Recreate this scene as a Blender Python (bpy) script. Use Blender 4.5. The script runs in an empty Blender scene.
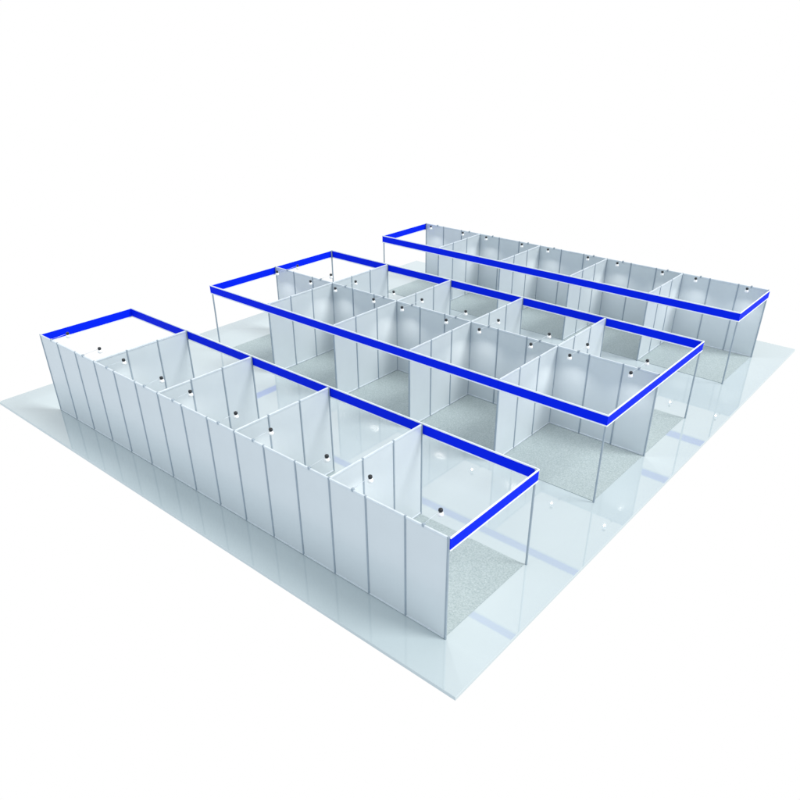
import bpy, bmesh, math, random
from mathutils import Vector, Matrix

S = bpy.context.scene
C = S.collection
random.seed(3)

# ---------------------------------------------------------------- camera
cam_data = bpy.data.cameras.new('camera')
cam = bpy.data.objects.new('camera', cam_data)
C.objects.link(cam)
cam.location = (20.9222, -8.0914, 10.1585)
cam.rotation_mode = 'XYZ'
cam.rotation_euler = (1.0299, 0.0009, 0.7000)
cam_data.sensor_fit = 'HORIZONTAL'
cam_data.sensor_width = 36.0
cam_data.lens = 36.0 * 712.98 / 800.0
cam_data.shift_x = (400 - 409.44) / 800.0
cam_data.shift_y = (455.32 - 400) / 800.0
cam_data.clip_start = 0.1
cam_data.clip_end = 2000
S.camera = cam

# ---------------------------------------------------------------- light: white studio
WORLD = 1.0
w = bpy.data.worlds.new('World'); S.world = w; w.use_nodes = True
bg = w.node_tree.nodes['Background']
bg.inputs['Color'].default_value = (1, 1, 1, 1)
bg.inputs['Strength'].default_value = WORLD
# white studio; its unseen -Y side dimmed and blued to shade the near wall
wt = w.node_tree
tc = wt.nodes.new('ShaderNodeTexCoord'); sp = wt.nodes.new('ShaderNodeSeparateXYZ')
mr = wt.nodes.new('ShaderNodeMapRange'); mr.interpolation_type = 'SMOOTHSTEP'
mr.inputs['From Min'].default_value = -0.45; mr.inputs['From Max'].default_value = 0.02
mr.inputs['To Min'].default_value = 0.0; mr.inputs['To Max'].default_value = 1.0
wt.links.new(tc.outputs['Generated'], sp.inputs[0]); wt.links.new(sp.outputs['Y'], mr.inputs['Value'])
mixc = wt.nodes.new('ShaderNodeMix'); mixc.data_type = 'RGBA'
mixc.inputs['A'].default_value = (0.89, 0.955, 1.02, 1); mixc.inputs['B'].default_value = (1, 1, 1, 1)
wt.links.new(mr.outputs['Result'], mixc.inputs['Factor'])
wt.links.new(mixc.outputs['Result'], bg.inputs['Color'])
sun_d = bpy.data.lights.new('key_light', 'SUN')
sun_d.energy = 2.1
sun_d.angle = math.radians(20)
sun_d.color = (1.0, 0.99, 0.97)
sun = bpy.data.objects.new('key_light', sun_d); C.objects.link(sun)
sun.location = (30, 10, 30)
sun.rotation_euler = Vector((-0.66, -0.30, -0.80)).to_track_quat('-Z', 'Y').to_euler()
LAMP_W = 36.0
S.view_settings.view_transform = 'Standard'
S.view_settings.look = 'None'
S.view_settings.exposure = 0
S.view_settings.gamma = 1

# ---------------------------------------------------------------- materials
def new_mat(name):
    m = bpy.data.materials.new(name); m.use_nodes = True
    return m, m.node_tree, m.node_tree.nodes['Principled BSDF']

def ramp_noise(nt, scale, detail, cols, coord='Object', kind='noise'):
    tc = nt.nodes.new('ShaderNodeTexCoord')
    if kind == 'noise':
        n = nt.nodes.new('ShaderNodeTexNoise'); n.inputs['Detail'].default_value = detail
        out = n.outputs['Fac']
    else:
        n = nt.nodes.new('ShaderNodeTexVoronoi'); out = n.outputs['Distance']
    n.inputs['Scale'].default_value = scale
    nt.links.new(tc.outputs[coord], n.inputs['Vector'])
    r = nt.nodes.new('ShaderNodeValToRGB')
    r.color_ramp.elements[0].position = cols[0][0]; r.color_ramp.elements[0].color = (*cols[0][1], 1)
    r.color_ramp.elements[1].position = cols[1][0]; r.color_ramp.elements[1].color = (*cols[1][1], 1)
    nt.links.new(out, r.inputs['Fac'])
    return r.outputs['Color'], out

def plain(name, col, rough, metal=0.0, var=0.03, scale=2.0):
    m, nt, b = new_mat(name)
    lo = tuple(max(0, c * (1 - var)) for c in col); hi = tuple(min(1, c * (1 + var)) for c in col)
    c, f = ramp_noise(nt, scale, 3, ((0.35, lo), (0.65, hi)))
    nt.links.new(c, b.inputs['Base Color'])
    b.inputs['Roughness'].default_value = rough
    b.inputs['Metallic'].default_value = metal
    return m

M_PANEL = plain('white_laminate', (0.58, 0.645, 0.68), 0.24, var=0.02, scale=0.8)
M_PANEL.node_tree.nodes['Principled BSDF'].inputs['IOR'].default_value = 2.1
M_ALU = plain('aluminium', (0.30, 0.37, 0.43), 0.4, 0.1, 0.05, 5)
M_RAIL = plain('rail_aluminium', (0.62, 0.69, 0.74), 0.35, 0.1, 0.04, 5)
M_BLUE = plain('blue_fascia', (0.0003, 0.018, 0.84), 0.6, var=0.01)
M_BLUE.node_tree.nodes['Principled BSDF'].inputs['Specular IOR Level'].default_value = 0.05
M_TRIM = plain('white_trim', (0.86, 0.90, 0.95), 0.4)
M_BLACK = plain('black_plastic', (0.012, 0.016, 0.02), 0.4)
M_SHADE = plain('white_lamp_shade', (0.93, 0.95, 0.95), 0.3)

# polished pale blue-grey platform
M_FLOOR, nt, b = new_mat('polished_platform')
c, f = ramp_noise(nt, 0.35, 2, ((0.3, (0.445, 0.525, 0.55)), (0.7, (0.48, 0.56, 0.585))))
nt.links.new(c, b.inputs['Base Color'])
b.inputs['Roughness'].default_value = 0.02
b.inputs['IOR'].default_value = 2.0
M_EDGE = plain('platform_edge', (0.55, 0.62, 0.64), 0.4)

# speckled grey-green carpet
M_CARPET, nt, b = new_mat('speckled_carpet')
c, f = ramp_noise(nt, 26.0, 6, ((0.22, (0.30, 0.37, 0.38)), (0.78, (0.50, 0.57, 0.58))))
c2, f2 = ramp_noise(nt, 55.0, 4, ((0.3, (0.82, 0.84, 0.84)), (0.7, (1, 1, 1))))
mx = nt.nodes.new('ShaderNodeMix'); mx.data_type = 'RGBA'; mx.blend_type = 'MULTIPLY'
mx.inputs['Factor'].default_value = 1.0
nt.links.new(c, mx.inputs['A']); nt.links.new(c2, mx.inputs['B'])
nt.links.new(mx.outputs['Result'], b.inputs['Base Color'])
b.inputs['Roughness'].default_value = 0.9
b.inputs['Specular IOR Level'].default_value = 0.2
bu = nt.nodes.new('ShaderNodeBump'); bu.inputs['Strength'].default_value = 0.5; bu.inputs['Distance'].default_value = 0.01
nt.links.new(f2, bu.inputs['Height']); nt.links.new(bu.outputs['Normal'], b.inputs['Normal'])

# ---------------------------------------------------------------- helpers
def add_box(bm, x0, x1, y0, y1, z0, z1, mi=0):
    vs = [bm.verts.new(p) for p in ((x0,y0,z0),(x1,y0,z0),(x1,y1,z0),(x0,y1,z0),(x0,y0,z1),(x1,y0,z1),(x1,y1,z1),(x0,y1,z1))]
    for q in ((3,2,1,0),(4,5,6,7),(0,1,5,4),(1,2,6,5),(2,3,7,6),(3,0,4,7)):
        bm.faces.new([vs[i] for i in q]).material_index = mi

def add_lathe(bm, prof, n=16, o=(0,0,0), smooth=True):
    rings = []
    for r, z in prof:
        rings.append([bm.verts.new((o[0] + r*math.cos(2*math.pi*k/n), o[1] + r*math.sin(2*math.pi*k/n), o[2] + z)) for k in range(n)])
    for a, b_ in zip(rings, rings[1:]):
        for k in range(n):
            bm.faces.new((a[k], a[(k+1) % n], b_[(k+1) % n], b_[k])).smooth = smooth
    bm.faces.new(list(reversed(rings[0]))); bm.faces.new(rings[-1])

def add_tube(bm, p0, p1, r, n=10):
    p0 = Vector(p0); p1 = Vector(p1); d = p1 - p0
    m = Matrix.Translation(p0) @ d.to_track_quat('Z', 'Y').to_matrix().to_4x4()
    a = [bm.verts.new(m @ Vector((r*math.cos(2*math.pi*k/n), r*math.sin(2*math.pi*k/n), 0))) for k in range(n)]
    b_ = [bm.verts.new(m @ Vector((r*math.cos(2*math.pi*k/n), r*math.sin(2*math.pi*k/n), d.length))) for k in range(n)]
    for k in range(n):
        bm.faces.new((a[k], a[(k+1) % n], b_[(k+1) % n], b_[k])).smooth = True
    bm.faces.new(list(reversed(a))); bm.faces.new(b_)

def mesh(name, bm, *mats):
    me = bpy.data.meshes.new(name)
    bm.normal_update(); bm.to_mesh(me); bm.free()
    for m in mats: me.materials.append(m)
    return me

def obj(name, me, parent=None, loc=(0,0,0), rz=0.0):
    o = bpy.data.objects.new(name, me); C.objects.link(o)
    o.location = loc; o.rotation_euler = (0, 0, rz)
    if parent: o.parent = parent
    return o

def tag(o, label, cat, group=None):
    o['label'] = label; o['category'] = cat
    if group: o['group'] = group
    return o

# ---------------------------------------------------------------- setting
PX0, PX1, PY0, PY1 = -2.08, 16.0, -1.0, 19.75
bm = bmesh.new(); add_box(bm, PX0, PX1, PY0, PY1, -0.08, 0)
bmesh.ops.bevel(bm, geom=[e for e in bm.edges if all(v.co.z > -0.01 for v in e.verts)], offset=0.008, segments=1, affect='EDGES')
p = obj('floor', mesh('floor', bm, M_FLOOR)); p['kind'] = 'structure'

# ---------------------------------------------------------------- stand system (unit meshes)
D = 2.917            # booth depth
H = 2.479            # height
PR = 0.026            # post radius
FH = 0.30            # fascia height

bm = bmesh.new()
add_lathe(bm, [(PR*0.85, 0), (PR, 0.01), (PR, H-0.008), (PR*0.8, H)], 8, smooth=False)
ME_POST = mesh('post', bm, M_ALU)

def panel_mesh(L):
    bm = bmesh.new(); add_box(bm, PR-0.004, L-PR+0.004, -0.006, 0.006, 0.045, H-0.045)
    return mesh('wall_panel', bm, M_PANEL)
def rail_mesh(L, z0, z1):
    bm = bmesh.new(); add_box(bm, PR-0.003, L-PR+0.003, -0.02, 0.02, z0, z1)
    bmesh.ops.bevel(bm, geom=bm.edges[:], offset=0.004, segments=1, affect='EDGES')
    return mesh('rail', bm, M_RAIL)
UNITS = {}
def unit(L):
    k = round(L, 4)
    if k not in UNITS: UNITS[k] = (panel_mesh(L), rail_mesh(L, 0.01, 0.05), rail_mesh(L, H-0.05, H-0.006))
    return UNITS[k]
# boards run on the outer face of the posts; e0, e1 = extra length at a corner
FAS = {}
def fas(L, e0, e1):
    k = (round(L, 4), e0, e1)
    if k not in FAS:
        c = PR + 0.018
        x0 = -c if e0 else 0.002; x1 = L + (c if e1 else -0.002)
        def bit(name, t, z0, z1, m):
            bm = bmesh.new(); a0 = x0 - (t if e0 else 0); a1 = x1 + (t if e1 else 0)
            # mitred ends where two boards meet at a corner
            vs = []
            for z in (z0, z1):
                vs += [bm.verts.new(p) for p in ((a0, PR + 0.018 + t, z), (a1, PR + 0.018 + t, z),
                                                 (x1 - (0.014 if e1 else 0), PR + 0.004, z), (x0 + (0.014 if e0 else 0), PR + 0.004, z))]
            for q in ((0,1,2,3),(7,6,5,4),(1,0,4,5),(2,1,5,6),(3,2,6,7),(0,3,7,4)): bm.faces.new([vs[i] for i in q])
            bmesh.ops.recalc_face_normals(bm, faces=bm.faces[:])
            return mesh(name, bm, m)
        FAS[k] = (bit('fascia_board', 0.0, H-FH+0.028, H-0.028, M_BLUE), bit('trim', 0.006, H-0.03, H+0.004, M_TRIM), bit('trim', 0.006, H-FH-0.004, H-FH+0.03, M_TRIM))
    return FAS[k]

class Row:
    def __init__(self, y, label):
        self.root = bpy.data.objects.new('booth_row', None); C.objects.link(self.root)
        self.root.location = (0, y, 0)
        tag(self.root, label, 'booth row', 'rows of exhibition booths')
        self.posts = {}
    def post(self, x, y):
        k = (round(x, 3), round(y, 3))
        if k not in self.posts: self.posts[k] = obj('post', ME_POST, self.root, (x, y, 0))
        return self.posts[k]
    def wall(self, x0, y0, n, L, rz):
        dx, dy = math.cos(rz), math.sin(rz)
        for i in range(n + 1): self.post(x0 + dx*L*i, y0 + dy*L*i)
        a, r1, r2 = unit(L)
        for i in range(n):
            q = obj('wall_panel', a, self.root, (x0 + dx*L*i, y0 + dy*L*i, 0), rz)
            obj('rail', r1, q); obj('rail', r2, q)
    def fascia(self, x0, y0, L, rz, e0=False, e1=False, corner_posts=True):
        dx, dy = math.cos(rz), math.sin(rz)
        if corner_posts:
            self.post(x0, y0); self.post(x0 + dx*L, y0 + dy*L)
        a, t1, t2 = fas(L, e0, e1)
        q = obj('fascia_board', a, self.root, (x0, y0, 0), rz)
        obj('trim', t1, q); obj('trim', t2, q)

Q = math.pi/2
YA, YB, YC = 0.0, 6.047, 15.024
# near row: wall on the camera side, open front on the aisle
ra = Row(YA, 'nearest row of five booths, its long plain panelled wall facing the viewer')
ra.wall(0, 0, 15, 1.0, 0)
for x in (3, 6, 9, 12): ra.wall(x, 0, 3, D/3, Q)
# (a board's outer side is local +Y)
for i in range(5): ra.fascia(3*i, D, 3.0, 0, i == 0, i == 4, i > 0)   # the near row shows no post under its far left corner
ra.fascia(0, 0, D, Q, False, True, False); ra.fascia(15, D, D, -Q, True, False)
# middle row: back to back
rb = Row(YB, 'middle island of ten back-to-back booths with a blue band all round the top')
rb.wall(0, D, 15, 1.0, 0)
for x in (3, 6, 9, 12): rb.wall(x, 0, 6, D/3, Q)
for i in range(5):
    rb.fascia(3*i + 3, 0, 3.0, 2*Q, i == 4, i == 0); rb.fascia(3*i, 2*D, 3.0, 0, i == 0, i == 4)
rb.fascia(0, 0, D, Q, True, False); rb.fascia(0, D, D, Q, False, True)
rb.fascia(15, 2*D, D, -Q, True, False); rb.fascia(15, D, D, -Q, False, True)
# far row
rc = Row(YC, 'farthest row of five booths, open towards the viewer with its wall at the back')
rc.wall(0, D, 15, 1.0, 0)
for x in (3, 6, 9, 12): rc.wall(x, 0, 3, D/3, Q)
for i in range(5): rc.fascia(3*i + 3, 0, 3.0, 2*Q, i == 4, i == 0)
rc.fascia(0, 0, D, Q, True, False); rc.fascia(15, D, D, -Q, False, True)

# ---------------------------------------------------------------- carpets, one per booth
bm = bmesh.new(); add_box(bm, 0.035, 2.965, 0.035, D-0.035, 0.001, 0.012)
ME_CARPET = mesh('carpet', bm, M_CARPET)
ORD = ['leftmost', 'second-leftmost', 'middle', 'second-rightmost', 'rightmost']
GROUPS = [('nearest row', YA), ('middle island near side', YB), ('middle island far side', YB + D), ('farthest row', YC)]
for gname, y in GROUPS:
    for i in range(5):
        c_ = obj('carpet', ME_CARPET, loc=(3*i, y, 0))
        tag(c_, 'speckled grey carpet in %s booth of the %s' % (ORD[i], gname), 'carpet', 'carpets on the booth floors')

# ---------------------------------------------------------------- clip-on spotlights (origin = foot of the wall top clamp)
def lamp_meshes():
    bm = bmesh.new(); add_box(bm, -0.028, 0.028, -0.026, 0.032, -0.05, 0.022)
    bmesh.ops.bevel(bm, geom=bm.edges[:], offset=0.006, segments=1, affect='EDGES')
    clamp = mesh('clamp', bm, M_ALU)
    bm = bmesh.new(); add_tube(bm, (0, 0.02, 0.012), (0, 0.47, 0.035), 0.004)
    arm = mesh('arm', bm, M_RAIL)
    bm = bmesh.new()
    add_lathe(bm, [(0.034, 0.0), (0.044, 0.014), (0.046, 0.045), (0.040, 0.065), (0.022, 0.075)], 16, (0, 0.5, 0.005))
    cap = mesh('lamp_cap', bm, M_BLACK)
    bm = bmesh.new()
    add_lathe(bm, [(0.045, -0.085), (0.060, -0.074), (0.063, -0.045), (0.055, -0.015), (0.036, 0.004)], 20, (0, 0.5, 0.0))
    shade = mesh('lamp_shade', bm, M_SHADE)
    return clamp, arm, cap, shade
CL, AR, CP, SH = lamp_meshes()
spot = bpy.data.lights.new('spot_beam', 'SPOT')
spot.energy = LAMP_W; spot.spot_size = math.radians(140); spot.spot_blend = 1.0
spot.shadow_soft_size = 0.02; spot.color = (1.0, 0.93, 0.86)
def make_lamp():
    t = bpy.data.objects.new('spotlight', None); C.objects.link(t)
    obj('clamp', CL, t); obj('arm', AR, t); obj('lamp_cap', CP, t); obj('lamp_shade', SH, t)
    l = bpy.data.objects.new('spot_beam', spot); C.objects.link(l); l.parent = t
    l.location = (0, 0.5, -0.125)
    l.rotation_euler = Vector((0, 0.18, -1)).to_track_quat('-Z', 'Y').to_euler()
    return t
def copy_thing(t):
    r = t.copy(); C.objects.link(r)
    for ch in list(t.children):
        c_ = ch.copy(); C.objects.link(c_); c_.parent = r
    return r
proto = make_lamp(); first = True
for gname, y, rz in (('nearest row', YA, 0), ('middle island near side', YB + D, math.pi),
                     ('middle island far side', YB + D, 0), ('farthest row', YC + D, math.pi)):
    for i in range(5):
        for x, side in ((0.66, 'left'), (2.43, 'right')):
            t = proto if first else copy_thing(proto); first = False
            t.location = (3*i + x, y, H); t.rotation_euler = (0, 0, rz)
            tag(t, '%s clip-on spotlight in the %s booth of the %s' % (side, ORD[i], gname), 'spotlight', 'small spotlights clipped on the booth walls')
